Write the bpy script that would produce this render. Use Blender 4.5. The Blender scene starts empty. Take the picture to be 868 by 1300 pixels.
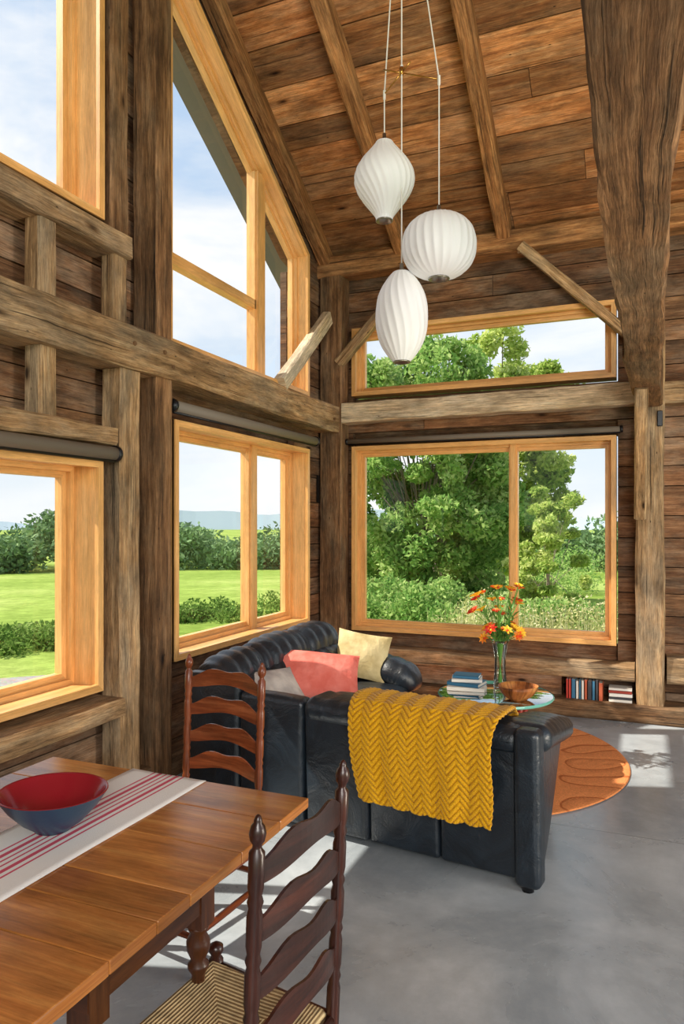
import bpy, math, random
import numpy as np
from mathutils import Vector, Matrix
random.seed(7); np.random.seed(7)
R = random.random
def ru(a,b): return a+(b-a)*random.random()
def lin(c):
    c=c.lstrip('#'); o=[]
    for i in (0,2,4):
        x=int(c[i:i+2],16)/255.0
        o.append(x/12.92 if x<=0.04045 else ((x+0.055)/1.055)**2.4)
    return (o[0],o[1],o[2],1.0)
scene=bpy.context.scene
COL=scene.collection

# ---------------------------------------------------------------- mesh builder
class MB:
    def __init__(s): s.v=[]; s.f=[]; s.uv=[]; s.rn=[]; s.mi=[]
    def add(s,verts,faces,uvs=None,rnd=None,mi=0):
        b=len(s.v); s.v.extend([tuple(float(c) for c in p) for p in verts])
        r=R() if rnd is None else rnd
        for i,f in enumerate(faces):
            s.f.append([b+k for k in f]); s.rn.append(r if not hasattr(r,'__len__') else r[i]); s.mi.append(mi)
            if uvs is None: s.uv.append([(verts[k][0],verts[k][1]+verts[k][2]) for k in f])
            else: s.uv.append(uvs[i])
    def build(s,name,mats,parent=None,smooth=False,loc=None,rot=None):
        me=bpy.data.meshes.new(name); me.from_pydata(s.v,[],s.f)
        uvl=me.uv_layers.new(name='UVMap')
        flat=np.array([c for f in s.uv for p in f for c in p],dtype=np.float32)
        uvl.data.foreach_set('uv',flat)
        at=me.attributes.new('rnd','FLOAT','FACE'); at.data.foreach_set('value',np.array(s.rn,dtype=np.float32))
        if not isinstance(mats,(list,tuple)): mats=[mats]
        for m in mats: me.materials.append(m)
        me.polygons.foreach_set('material_index',np.array(s.mi,dtype=np.int32))
        if smooth: me.polygons.foreach_set('use_smooth',np.ones(len(s.f),dtype=bool))
        me.update()
        ob=bpy.data.objects.new(name,me); COL.objects.link(ob)
        if parent: ob.parent=parent
        if loc: ob.location=loc
        if rot: ob.rotation_euler=rot
        return ob
def empty(name,loc=(0,0,0),rotz=0,parent=None):
    e=bpy.data.objects.new(name,None); COL.objects.link(e); e.location=loc; e.rotation_euler=(0,0,rotz); e.empty_display_size=.1
    if parent: e.parent=parent
    return e
def box(mb,x0,x1,y0,y1,z0,z1,ax=0,mi=0,rnd=None,M=None,jit=0):
    c=[(x,y,z) for x in (x0,x1) for y in (y0,y1) for z in (z0,z1)]
    fs=[(0,1,3,2),(4,6,7,5),(0,4,5,1),(2,3,7,6),(0,2,6,4),(1,5,7,3)]
    nax=[0,0,1,1,2,2]; ou,ov=R()*20,R()*20; uvs=[]
    for f,n in zip(fs,nax):
        l=[]
        for k in f:
            p=c[k]; oth=[a for a in (0,1,2) if a!=ax]
            if n==ax: l.append((ou+p[oth[0]]*.3,ov+p[oth[1]]))
            else:
                o=[a for a in oth if a!=n][0]; l.append((ou+p[ax],ov+p[o]))
        uvs.append(l)
    if jit: c=[tuple(q+ru(-jit,jit) for q in p) for p in c]
    if M is not None: c=[tuple(M@Vector(p)) for p in c]
    mb.add(c,fs,uvs,rnd,mi)
def timber(mb,p0,p1,w,h,up=(0,0,1),jit=.006,seg=None,ch=.012,mi=0,rnd=None,taper=1.0,wob=0):
    p0=Vector(p0);p1=Vector(p1);d=(p1-p0);L=d.length;d.normalize()
    upv=Vector(up); side=d.cross(upv).normalized(); upv=side.cross(d).normalized()
    n=seg or max(2,int(L/.14)); ou,ov=R()*20,R()*20
    hw,hh=w/2,h/2
    base=[(-hw+ch,-hh),(hw-ch,-hh),(hw,-hh+ch),(hw,hh-ch),(hw-ch,hh),(-hw+ch,hh),(-hw,hh-ch),(-hw,-hh+ch)]
    ph=[R()*6 for _ in range(4)]
    per=[0]
    for i in range(8):
        a=base[i];b=base[(i+1)%8]; per.append(per[-1]+math.hypot(a[0]-b[0],a[1]-b[1]))
    vs=[];
    joff=[(ru(-1,1),ru(-1,1)) for _ in range(8)]
    for i in range(n+1):
        t=i/n; s=1+(taper-1)*t
        wx=wob*math.sin(t*L*1.7+ph[0]);wy=wob*math.sin(t*L*1.3+ph[1])
        for j,(a,b) in enumerate(base):
            joff[j]=(joff[j][0]*.6+ru(-.6,.6),joff[j][1]*.6+ru(-.6,.6))
            q=p0+d*(L*t)+side*(a*s+joff[j][0]*jit+wx)+upv*(b*s+joff[j][1]*jit+wy)
            vs.append(q)
    fs=[];uvs=[]
    for i in range(n):
        for j in range(8):
            k=(j+1)%8; fs.append((i*8+j,i*8+k,(i+1)*8+k,(i+1)*8+j))
            u0=ou+L*i/n;u1=ou+L*(i+1)/n;v0=ov+per[j];v1=ov+per[j+1]
            uvs.append([(u0,v0),(u0,v1),(u1,v1),(u1,v0)])
    for st,rev in ((0,True),(n*8,False)):
        f=[st+j for j in range(8)]
        if rev: f=f[::-1]
        fs.append(tuple(f)); uvs.append([(ou+base[k-st][0]*.3,ov+base[k-st][1]) for k in f])
    mb.add(vs,fs,uvs,rnd,mi)
def lathe(mb,prof,seg=24,M=None,mi=0,rnd=None,capb=True,capt=True,rf=None):
    vs=[];fs=[];uvs=[];ou=R()*9
    for r,z in prof:
        for j in range(seg):
            a=2*math.pi*j/seg; rr=r*(rf(a,z) if rf else 1); p=Vector((rr*math.cos(a),rr*math.sin(a),z)); vs.append(M@p if M is not None else p)
    for i in range(len(prof)-1):
        for j in range(seg):
            k=(j+1)%seg; fs.append((i*seg+j,i*seg+k,(i+1)*seg+k,(i+1)*seg+j))
            z0,z1=prof[i][1],prof[i+1][1]; c=.2*j/seg;c2=.2*(j+1)/seg
            uvs.append([(ou+z0,c),(ou+z0,c2),(ou+z1,c2),(ou+z1,c)])
    if capb: fs.append(tuple(range(seg))[::-1]); uvs.append([(0,0)]*seg)
    if capt: b=(len(prof)-1)*seg; fs.append(tuple(b+j for j in range(seg))); uvs.append([(0,0)]*seg)
    mb.add(vs,fs,uvs,rnd,mi)
def axisM(p0,p1):
    p0=Vector(p0);p1=Vector(p1);d=p1-p0
    return Matrix.Translation(p0)@d.to_track_quat('Z','Y').to_matrix().to_4x4()
def rod(mb,p0,p1,r,seg=10,mi=0,rnd=None,bulge=0):
    L=(Vector(p1)-Vector(p0)).length
    if bulge: prof=[(r*(1+bulge*math.sin(math.pi*t/8)),L*t/8) for t in range(9)]
    else: prof=[(r,0),(r,L)]
    lathe(mb,prof,seg,axisM(p0,p1),mi,rnd)
def rbox(mb,x0,x1,y0,y1,z0,z1,r=.05,puff=(0,0,0),n=6,k=5,deform=None,mi=0,rnd=None,M=None):
    c=np.array([(x0+x1)/2,(y0+y1)/2,(z0+z1)/2]);h=np.array([(x1-x0)/2,(y1-y0)/2,(z1-z0)/2])
    r=min(r,h.min()*.999)
    nn=n if hasattr(n,'__len__') else (n,n,n)
    def g(hh,n_): 
        a=hh-r
        e=a+r*np.tan(np.linspace(0,math.pi/4,k+1))
        return np.concatenate([-e[::-1],np.linspace(-a,a,n_+1)[1:-1],e])
    G=[g(q,m) for q,m in zip(h,nn)]; key={};vs=[];fs=[];uvs=[]
    def vid(p):
        kk=(round(p[0],6),round(p[1],6),round(p[2],6))
        if kk not in key: key[kk]=len(vs); vs.append(p)
        return key[kk]
    for ax in range(3):
        a,b=[(1,2),(2,0),(0,1)][ax]
        for sg in (-1,1):
            A,B=G[a],G[b]
            for i in range(len(A)-1):
                for j in range(len(B)-1):
                    q=[]
                    for ii,jj in ((i,j),(i+1,j),(i+1,j+1),(i,j+1)):
                        p=[0,0,0];p[ax]=sg*h[ax];p[a]=A[ii];p[b]=B[jj];q.append(vid(tuple(p)))
                    if sg<0:q=q[::-1]
                    fs.append(tuple(q))
    P=np.array(vs); q=np.clip(P,-(h-r),h-r); d=P-q; ln=np.linalg.norm(d,axis=1,keepdims=True); ln[ln==0]=1
    P=q+d/ln*r
    s=P/h
    for ax in range(3):
        if puff[ax]:
            a,b=[(1,2),(2,0),(0,1)][ax]
            P[:,ax]+=puff[ax]*s[:,ax]*(1-s[:,a]**2).clip(0)*(1-s[:,b]**2).clip(0)
    if deform is not None: P=deform(P,s,h)
    P=P+c
    V=[tuple(p) for p in P]
    for f in fs: uvs.append([(V[kk][0]+V[kk][1],V[kk][2]) for kk in f])
    if M is not None: V=[tuple(M@Vector(p)) for p in V]
    mb.add(V,fs,uvs,rnd,mi)

# ---------------------------------------------------------------- materials
def newmat(name):
    m=bpy.data.materials.new(name); m.use_nodes=True; nt=m.node_tree; nt.nodes.clear()
    o=nt.nodes.new('ShaderNodeOutputMaterial'); b=nt.nodes.new('ShaderNodeBsdfPrincipled'); nt.links.new(b.outputs[0],o.inputs[0])
    return m,nt,b,o
def nd(nt,t,ins=None,**kw):
    n=nt.nodes.new(t)
    for k,v in kw.items(): setattr(n,k,v)
    if ins:
        for k,v in ins.items():
            if hasattr(v,'is_output'): nt.links.new(v,n.inputs[k])
            else: n.inputs[k].default_value=v
    return n
def ramp(nt,fac,stops,interp='LINEAR'):
    n=nt.nodes.new('ShaderNodeValToRGB'); cr=n.color_ramp; cr.interpolation=interp
    while len(cr.elements)<len(stops): cr.elements.new(0.5)
    for e,(p,c) in zip(cr.elements,stops):
        e.position=p; e.color=c if len(c)==4 else (*c,1)
    nt.links.new(fac,n.inputs[0]); return n.outputs[0]
def mulc(nt,a,b,fac=1.0,mode='MULTIPLY'):
    n=nt.nodes.new('ShaderNodeMix'); n.data_type='RGBA'; n.blend_type=mode
    for idx,v in ((0,fac),(6,a),(7,b)):
        if hasattr(v,'is_output'): nt.links.new(v,n.inputs[idx])
        else: n.inputs[idx].default_value=v
    return n.outputs[2]
def mth(nt,op,a,b=None):
    d={0:a}
    if b is not None: d[1]=b
    return nd(nt,'ShaderNodeMath',d,operation=op).outputs[0]
def simple(name,col,rough=.5,metal=0,spec=.5,bumpscale=None,bump=.1,coat=0):
    m,nt,b,o=newmat(name)
    b.inputs['Base Color'].default_value=lin(col) if isinstance(col,str) else col
    b.inputs['Roughness'].default_value=rough; b.inputs['Metallic'].default_value=metal
    b.inputs['Specular IOR Level'].default_value=spec; b.inputs['Coat Weight'].default_value=coat
    tc=nd(nt,'ShaderNodeTexCoord')
    nz=nd(nt,'ShaderNodeTexNoise',{'Vector':tc.outputs['Object'],'Scale':bumpscale or 30.,'Detail':4.})
    bp=nd(nt,'ShaderNodeBump',{'Height':nz.outputs['Fac'],'Strength':bump,'Distance':.01}); nt.links.new(bp.outputs[0],b.inputs['Normal'])
    return m
def wood(name,dark,mid,light,rough=.7,gx=1.4,gy=30.,amp=(.65,1.25),bump=.5,knots=True,crack=.6,alt=None,spec=.25,mott=.5,fiber=.35,grey=None,greyf=.75,warp=.03):
    m,nt,b,o=newmat(name)
    uv=nd(nt,'ShaderNodeUVMap',uv_map='UVMap').outputs[0]
    at=nd(nt,'ShaderNodeAttribute',attribute_name='rnd').outputs['Fac']
    wv=nd(nt,'ShaderNodeTexNoise',{'Vector':nd(nt,'ShaderNodeMapping',{'Vector':uv,'Scale':(2.6,4.,1)}).outputs[0],'Scale':1.,'Detail':3.}).outputs['Color']
    wv=nd(nt,'ShaderNodeVectorMath',{0:wv,1:(.5,.5,.5)},operation='SUBTRACT').outputs[0]
    wv=nd(nt,'ShaderNodeVectorMath',{0:wv,1:(warp,warp,0)},operation='MULTIPLY').outputs[0]
    uvw=nd(nt,'ShaderNodeVectorMath',{0:uv,1:wv},operation='ADD').outputs[0]
    def mp(sx,sy,src=None): return nd(nt,'ShaderNodeMapping',{'Vector':src or uvw,'Scale':(sx,sy,1)}).outputs[0]
    n1=nd(nt,'ShaderNodeTexNoise',{'Vector':mp(gx,gy),'Scale':1.,'Detail':10.,'Roughness':.72}).outputs['Fac']
    col=ramp(nt,n1,[(.3,lin(dark)),(.5,lin(mid)),(.7,lin(light))])
    if alt:
        a=mth(nt,'MULTIPLY',mth(nt,'FRACT',mth(nt,'MULTIPLY',at,7.13)),.75)
        col=mulc(nt,col,mulc(nt,col,lin(alt),.65,'MIX'),a,'MIX')
    if grey:
        g=nd(nt,'ShaderNodeTexNoise',{'Vector':mp(1.3,3.4,uv),'Scale':1.,'Detail':8.,'Roughness':.7}).outputs['Fac']
        gf=ramp(nt,g,[(.46,(0,0,0)),(.62,(greyf,)*3)]); col=mulc(nt,col,lin(grey),gf,'MIX')
    n2=nd(nt,'ShaderNodeTexNoise',{'Vector':mp(3.6,12.,uv),'Scale':1.,'Detail':9.,'Roughness':.75}).outputs['Fac']
    col=mulc(nt,col,ramp(nt,n2,[(.36,(1-mott,)*3),(.58,(1.12,)*3)]))
    n5=nd(nt,'ShaderNodeTexNoise',{'Vector':mp(1.2,3.,uv),'Scale':1.,'Detail':5.,'Roughness':.6}).outputs['Fac']
    col=mulc(nt,col,ramp(nt,n5,[(.36,(1-mott*.8,)*3),(.58,(1.08,)*3)]))
    n4=nd(nt,'ShaderNodeTexNoise',{'Vector':mp(8.,170.),'Scale':1.,'Detail':4.,'Roughness':.6}).outputs['Fac']
    col=mulc(nt,col,ramp(nt,n4,[(.36,(1-fiber,)*3),(.60,(1.1,)*3)]))
    if knots:
        vv=nd(nt,'ShaderNodeTexVoronoi',{'Vector':mp(2.0,6.5),'Scale':1.})
        on=mth(nt,'GREATER_THAN',nd(nt,'ShaderNodeSeparateColor',{0:vv.outputs['Color']}).outputs[0],.66)
        kk=ramp(nt,vv.outputs['Distance'],[(.04,(.08,.06,.05)),(.08,(.5,.45,.4)),(.15,(1,1,1))]); col=mulc(nt,col,kk,on)
        v2=nd(nt,'ShaderNodeTexVoronoi',{'Vector':mp(9.,24.),'Scale':1.})
        on2=mth(nt,'GREATER_THAN',nd(nt,'ShaderNodeSeparateColor',{0:v2.outputs['Color']}).outputs[1],.88)
        col=mulc(nt,col,ramp(nt,v2.outputs['Distance'],[(.05,(.1,.08,.07)),(.11,(1,1,1))]),on2)
    n3=nd(nt,'ShaderNodeTexNoise',{'Vector':mp(.8,46.),'Scale':1.,'Detail':5.,'Roughness':.6}).outputs['Fac']
    ck=ramp(nt,n3,[(.34,(1-crack,)*3),(.39,(1,1,1))]); col=mulc(nt,col,ck)
    mr=nd(nt,'ShaderNodeMapRange',{'Value':at,'To Min':amp[0],'To Max':amp[1]}).outputs[0]
    cc=nd(nt,'ShaderNodeCombineColor',{0:mr,1:mr,2:mr}).outputs[0]
    col=mulc(nt,col,cc)
    nt.links.new(col,b.inputs['Base Color']); b.inputs['Roughness'].default_value=rough; b.inputs['Specular IOR Level'].default_value=spec
    hh=mth(nt,'ADD',mth(nt,'ADD',n1,n2),mth(nt,'MULTIPLY',n4,.5))
    hh=mth(nt,'ADD',hh,mth(nt,'MULTIPLY',nd(nt,'ShaderNodeSeparateColor',{0:ck}).outputs[0],.6))
    bp=nd(nt,'ShaderNodeBump',{'Height':hh,'Strength':bump,'Distance':.012}); nt.links.new(bp.outputs[0],b.inputs['Normal'])
    return m
m_ceil=wood('ceiling_boards','#7a4222','#c98850','#eebb84',amp=(.55,1.2),alt='#9a5a30',rough=.6,mott=.48,gy=24.,grey='#c09c76',greyf=.45)
m_wall=wood('barn_boards','#553624','#936a48','#bd946e',amp=(.55,1.18),alt='#7a4a2e',grey='#98826c')
m_tim=wood('hewn_timber','#785838','#bd9568','#e2c294',amp=(.88,1.12),crack=.75,bump=.8,grey='#b09c80')
m_timd=wood('dark_timber','#553a26','#906844','#b98f66',amp=(.85,1.1),crack=.75,bump=.8,grey='#8f765a')
m_timl=wood('pale_timber','#a08464','#e2c8a2','#fbe9c8',amp=(1.0,1.1),crack=.75,bump=.8,mott=.35,grey='#e0d4bc')
m_raft=wood('rafter_timber','#683f22','#b07848','#d8a26a',amp=(.88,1.1),crack=.65,bump=.7,grey='#a88862',greyf=.4)
m_fir=wood('fir_trim','#cb9450','#dca664','#e9ba7c',amp=(.94,1.05),gx=.8,gy=22.,bump=.06,knots=False,crack=.14,rough=.38,mott=.12,fiber=.12,spec=.5)
m_table=wood('table_wood','#8a4d20','#b27036','#d09450',amp=(.75,1.1),gx=1.1,gy=16.,bump=.04,knots=False,crack=.2,rough=.18,mott=.28,fiber=.12,spec=.55)
m_tabled=wood('table_base_wood','#2c150a','#4c2712','#6d3e1e',amp=(.85,1.),gx=1.1,gy=16.,bump=.04,knots=False,crack=.2,rough=.3,mott=.3,fiber=.12,spec=.5)
m_chd=wood('dark_chair_wood','#1a0c08','#35180f','#52281a',amp=(.9,1.1),gx=2,gy=30,bump=.05,knots=False,crack=.2,rough=.28,mott=.3,fiber=.1,spec=.5)
m_chr=wood('red_chair_wood','#4a1f10','#7c3c1e','#a45e38',amp=(.9,1.1),gx=2,gy=30,bump=.05,knots=False,crack=.2,rough=.28,mott=.3,fiber=.1,spec=.5)
m_black=simple('black_metal','#16161a',.35,.3)
m_shade=simple('roller_shade_fabric','#7a7064',.6)
m_steel=simple('brushed_steel','#a09a90',.3,.9)
m_brass=simple('brass','#b98a45',.3,.9)
m_cord=simple('white_cord','#e8e4dc',.6)
m_out=simple('outlet_black','#1b1b1b',.4)

def glassmat(name,tint=(1,1,1,1),refl=.5,ior=1.45,base=0):
    m=bpy.data.materials.new(name); m.use_nodes=True; nt=m.node_tree; nt.nodes.clear()
    o=nt.nodes.new('ShaderNodeOutputMaterial')
    t=nd(nt,'ShaderNodeBsdfTransparent',{'Color':tint}); g=nd(nt,'ShaderNodeBsdfGlossy',{'Color':(1,1,1,1),'Roughness':.01})
    f=nd(nt,'ShaderNodeFresnel',{'IOR':ior}); q=mth(nt,'ADD',mth(nt,'MULTIPLY',f.outputs[0],refl),base)
    mx=nd(nt,'ShaderNodeMixShader',{0:q,1:t.outputs[0],2:g.outputs[0]}); nt.links.new(mx.outputs[0],o.inputs[0])
    return m
m_glass=glassmat('window_glass',(.98,.985,.98,1),.5)
m_tglass=glassmat('table_glass',(.62,.82,.78,1),1.8,1.5,.22)
m_vglass=glassmat('vase_glass',(.90,.95,.92,1),.9,1.4)
m_gedge=simple('glass_edge_green','#6fb8a6',.1)

m_lea,nt,b,o=newmat('black_leather')
tc=nd(nt,'ShaderNodeTexCoord').outputs['Object']
n1=nd(nt,'ShaderNodeTexNoise',{'Vector':tc,'Scale':6.,'Detail':5.,'Roughness':.6,'Distortion':1.2}).outputs['Fac']
n2=nd(nt,'ShaderNodeTexNoise',{'Vector':tc,'Scale':160.,'Detail':2.}).outputs['Fac']
nt.links.new(ramp(nt,n1,[(.3,lin('#10151b')),(.7,lin('#202a33'))]),b.inputs['Base Color'])
b.inputs['Roughness'].default_value=.36; b.inputs['Specular IOR Level'].default_value=.6
s=mth(nt,'ADD',mth(nt,'MULTIPLY',n2,.1),n1)
bp=nd(nt,'ShaderNodeBump',{'Height':s,'Strength':.35,'Distance':.03}); nt.links.new(bp.outputs[0],b.inputs['Normal'])

m_con,nt,b,o=newmat('polished_concrete')
tc=nd(nt,'ShaderNodeTexCoord').outputs['Object']
n1=nd(nt,'ShaderNodeTexNoise',{'Vector':tc,'Scale':1.3,'Detail':9.,'Roughness':.62,'Distortion':.6}).outputs['Fac']
n2=nd(nt,'ShaderNodeTexNoise',{'Vector':tc,'Scale':9.,'Detail':8.,'Roughness':.75}).outputs['Fac']
c1=ramp(nt,n1,[(.32,lin('#838a8f')),(.5,lin('#9ba2a6')),(.68,lin('#b6bcbf'))])
c2=ramp(nt,n2,[(.3,(.86,.86,.87)),(.7,(1.08,1.08,1.08))])
col=mulc(nt,c1,c2)
sx=nd(nt,'ShaderNodeSeparateXYZ',{0:tc})
l1=mth(nt,'GREATER_THAN',mth(nt,'ABSOLUTE',mth(nt,'SUBTRACT',sx.outputs['Y'],3.85)),.004)
lc=ramp(nt,l1,[(0,(.6,.6,.6)),(1,(1,1,1))]); col=mulc(nt,col,lc)
nt.links.new(col,b.inputs['Base Color'])
nt.links.new(ramp(nt,n1,[(.3,(.20,)*3),(.7,(.36,)*3)]),b.inputs['Roughness'])
bp=nd(nt,'ShaderNodeBump',{'Height':n2,'Strength':.04,'Distance':.01}); nt.links.new(bp.outputs[0],b.inputs['Normal'])

# ---------------------------------------------------------------- room shell
def deck(y): return 4.10+.6*(6.12-y) if y>0 else 4.10+.6*(6.12+y)
mb=MB(); box(mb,-2.95,6,-7,6.4,-.12,0); mb.build('floor',m_con)

mb=MB()
opens=[(1.55,3.04,.66,1.90),(3.66,5.60,.70,2.20),(1.55,3.05,3.16,5.6)]
def rk(z): return min(5.60, 5.62-(z-3.83)/.633)
z=0.0
while z<7.7:
    h=ru(.15,.24); z1=min(z+h,7.75)
    def yroof(q): return 6.40 if q<4.0 else 6.12-(q-4.08)/.6
    lo=-6 if z<4 else -(6.12-(z1-4.08)/.6)
    segs=[];cuts=[]
    for (a,b_,c,d) in opens:
        if z1>c+.03 and z<d-.03: cuts.append((a,b_,b_))
    if z1>2.66 and rk(z)>3.62: cuts.append((3.60,max(rk(z),3.6),max(rk(z1),3.6)))
    cuts.sort(); cur=(lo,lo)
    for a,e0,e1 in cuts: segs.append((cur[0],cur[1],a,a)); cur=(e0,e1)
    segs.append((cur[0],cur[1],yroof(z),yroof(z1)))
    for s0,s1,e0,e1 in segs:
        parts=[]
        if e0-s0>2.2:
            c=ru(s0+.8,e0-.8); parts.append((s0,s1,c,c)); parts.append((c+.004,c+.004,e0,e1))
        else: parts.append((s0,s1,e0,e1))
        for a0,a1,c0,c1 in parts:
            if c0-a0<.01 and c1-a1<.01: continue
            x=-2.80+ru(-.008,.008); g=.004
            V=[(x,a0,z+g),(x,c0,z+g),(x,c1,z1-g),(x,a1,z1-g)]
            V+= [(x-.06,p[1],p[2]) for p in V]
            ou,ov=R()*30,R()*30
            fs=[(0,1,2,3),(7,6,5,4),(0,4,5,1),(1,5,6,2),(2,6,7,3),(3,7,4,0)]
            uvs=[[(ou+V[k][1],ov+V[k][2]+V[k][0]) for k in f] for f in fs]
            mb.add(V,fs,uvs)
    z=z1
def sheath(y0,y1,z0,z1): box(mb,-2.93,-2.87,y0,y1,z0,z1,1)
for (a,c,e,f) in [(-6,1.55,-.5,3.9),(1.55,3.04,-.5,.66),(1.55,3.04,1.90,3.16),(3.05,3.6,-.5,5.9),(3.6,5.6,-.5,.70),(3.6,5.6,2.2,2.63),(5.6,6.4,-.5,3.75),(-2,1.55,3.9,6.2),(1.55,3.05,5.6,5.9)]: sheath(a,c,e,f)
V=[(3.6,5.12),(3.6,5.6),(6.35,3.95),(6.35,3.7),(5.6,3.87)]
V3=[(-2.87,y,zz) for y,zz in V]+[(-2.93,y,zz) for y,zz in V]
mb.add(V3,[(0,1,2,3,4),(9,8,7,6,5)]+[(i,i+5,(i+1)%5+5,(i+1)%5) for i in range(5)])
mb.build('wall_left',m_wall)

mb=MB()
z=0
ob=[(-2.52,-.19,.55,2.28),(-2.52,-.19,2.73,3.38)]
while z<4.12:
    z1=z+ru(.16,.24)
    cuts=sorted([(a,b_) for a,b_,c,d in ob if z1>c+.03 and z<d-.03]); cur=-2.85; segs=[]
    for a,b_ in cuts[:1]: segs.append((cur,a)); cur=b_
    segs.append((cur,5))
    for s,e in segs:
        if e-s>3:
            c=ru(s+1,e-1.5); ps=[(s,c),(c+.004,e)]
        else: ps=[(s,e)]
        for a,c in ps:
            y=6.30+ru(-.008,.008); box(mb,a,c,y,y+.055,z+.004,z1-.004,0)
    z=z1
for a,c,e,f in [(-2.86,-2.52,-.5,4.15),(-.19,5,-.5,4.15),(-2.52,-.19,-.5,.55),(-2.52,-.19,2.28,2.73),(-2.52,-.19,3.38,4.15)]: box(mb,a,c,6.37,6.43,e,f,0)
mb.build('wall_back',m_wall)

mb=MB(); sl=math.atan(.6); 
def roofbox(s0,s1,x0,x1,off,th,back=False,mi=0):
    c,s_=math.cos(sl),math.sin(sl)
    pts=[]
    for s in (s0,s1):
        for o_ in (off,off+th):
            y=6.12-s*c+o_*s_; zz=4.10+s*s_+o_*c
            if back: y=-y
            pts.append((y,zz))
    V=[(x,)+p for x in (x0,x1) for p in pts]
    fs=[(0,1,3,2),(4,6,7,5),(0,4,5,1),(2,3,7,6),(0,2,6,4),(1,5,7,3)]
    ou,ov=R()*30,R()*30; loc=[(x,s,o_) for x in (x0,x1) for s in (s0,s1) for o_ in (0,th)]
    uvs=[[(ou+loc[k][0],ov+loc[k][1]+loc[k][2]) for k in f] for f in fs]
    mb.add(V,fs,uvs,None,mi)
for back in (False,True):
    s=-.6
    while s<7.12:
        s1=min(s+ru(.19,.29),7.13); x=-2.86
        while x<4.5:
            x1=min(x+ru(1.6,3.6),4.5); roofbox(s+.004,s1-.004,x+.002,x1-.002,ru(0,.012),.03,back); x=x1
        s=s1
    roofbox(-.6,7.13,-3.36,-2.94,.0,.05,back,1)
    roofbox(-.62,7.2,-3.40,4.55,.05,.06,back,1)
mb.build('ceiling',[m_ceil,simple('grey_soffit','#77756e',.8)])

# ---------------------------------------------------------------- timber frame
tf=empty('timber_frame')
def T(name,mat,*a,**k):
    m=MB(); timber(m,*a,**k); return m.build(name,mat,tf,False)
T('corner_post',m_timd,(-2.67,6.20,0),(-2.67,6.20,3.86),.22,.2,(0,1,0))
T('girt_gable',m_tim,(-2.69,-6,2.515),(-2.69,6.1,2.515),.22,.235,jit=.01,wob=.006)
T('girt_eave',m_timl,(-2.56,6.19,2.575),(-.04,6.19,2.575),.19,.175,jit=.010,wob=.006)
T('girt_eave_b',m_tim,(.14,6.20,2.575),(5,6.20,2.575),.17,.175,jit=.008)
T('plate',m_raft,(-2.85,6.20,3.93),(5,6.20,3.93),.2,.19,jit=.008)
T('tie_post',m_tim,(.052,6.17,.14),(.052,6.17,3.86),.205,.22,(0,1,0),jit=.008)
T('tie_beam',m_timd,(-.008,4.3,2.60),(-.01,-6,2.60),.185,.29,jit=.010,wob=.008,seg=90)
T('tie_beam_end',m_timd,(.05,6.2,2.60),(-.008,4.28,2.60),.19,.29,jit=.008,seg=16)
T('brace_tie',m_tim,(-.02,6.08,1.62),(-.01,5.2,2.48),.085,.11,jit=.003)
T('brace_eave',m_tim,(-.08,6.13,3.03),(-.94,6.13,3.87),.08,.10,(0,1,0),jit=.005)
T('brace_eave_b',m_tim,(-2.6,6.13,3.03),(-1.76,6.13,3.87),.08,.10,(0,1,0),jit=.005)
T('brace_gable',m_timl,(-2.62,5.02,2.64),(-2.62,5.92,3.40),.085,.12,jit=.006)
T('post_window',m_timd,(-2.69,3.51,0),(-2.69,3.51,5.6),.18,.15,(0,1,0),jit=.006)
T('post_lower',m_tim,(-2.68,3.22,0),(-2.68,3.22,2.40),.14,.16,(0,1,0),jit=.006)
T('post_upper',m_timd,(-2.72,3.19,3.1),(-2.72,3.19,5.8),.12,.14,(0,1,0),jit=.006)
T('sill_upper',m_tim,(-2.70,-1,3.075),(-2.70,3.22,3.075),.2,.13,jit=.008)
T('header_lower',m_tim,(-2.70,-1,2.02),(-2.70,3.10,2.02),.2,.10,jit=.008)
T('sill_lower',m_tim,(-2.68,-1,.57),(-2.68,3.10,.57),.26,.10,jit=.008)
T('stud_a',m_tim,(-2.68,2.64,2.63),(-2.68,2.64,3.01),.10,.12,(0,1,0))
T('stud_b',m_tim,(-2.68,3.16,2.63),(-2.68,3.16,3.01),.10,.11,(0,1,0))
T('stud_c',m_tim,(-2.68,2.64,2.07),(-2.68,2.64,2.40),.10,.12,(0,1,0))
T('base_sill_gable',m_timd,(-2.72,-6,.07),(-2.72,6.1,.07),.16,.14)
for i,x in enumerate([-2.73,-1.99,-1.08,-.13,.8,1.73,2.66]):
    T('rafter',m_raft,(x,6.25,deck(6.25)-.075),(x,.02,deck(.02)-.075),.115,.15,jit=.006,seg=50)
    T('rafter_far',m_raft,(x,-6.25,deck(-6.25)-.075),(x,-.02,deck(-.02)-.075),.115,.15,jit=.006,seg=20)
# trunnels (wooden pegs) and iron hardware
mp0=MB()
for (x,y,z) in [(-.95,6.075,3.80),(-.13,6.075,3.10),(.03,6.055,2.55),(.08,6.055,2.62),(-2.62,6.095,2.55),(-2.70,6.095,2.62)]: rod(mp0,(x,y,z),(x,y-.018,z),.012,10)
for (y,z) in [(3.47,2.55),(3.55,2.48),(3.2,2.54),(5.98,2.5)]: rod(mp0,(-2.585,y,z),(-2.565,y,z),.012,10)
mp0.build('pegs',m_timd,tf)
mp1=MB(); box(mp1,-2.785,-2.775,6.05,6.09,1.75,2.0,2); rbox(mp1,.10,.14,6.035,6.06,2.30,2.42,r=.006)
mp1.build('iron_strap',m_black,tf)

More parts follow.
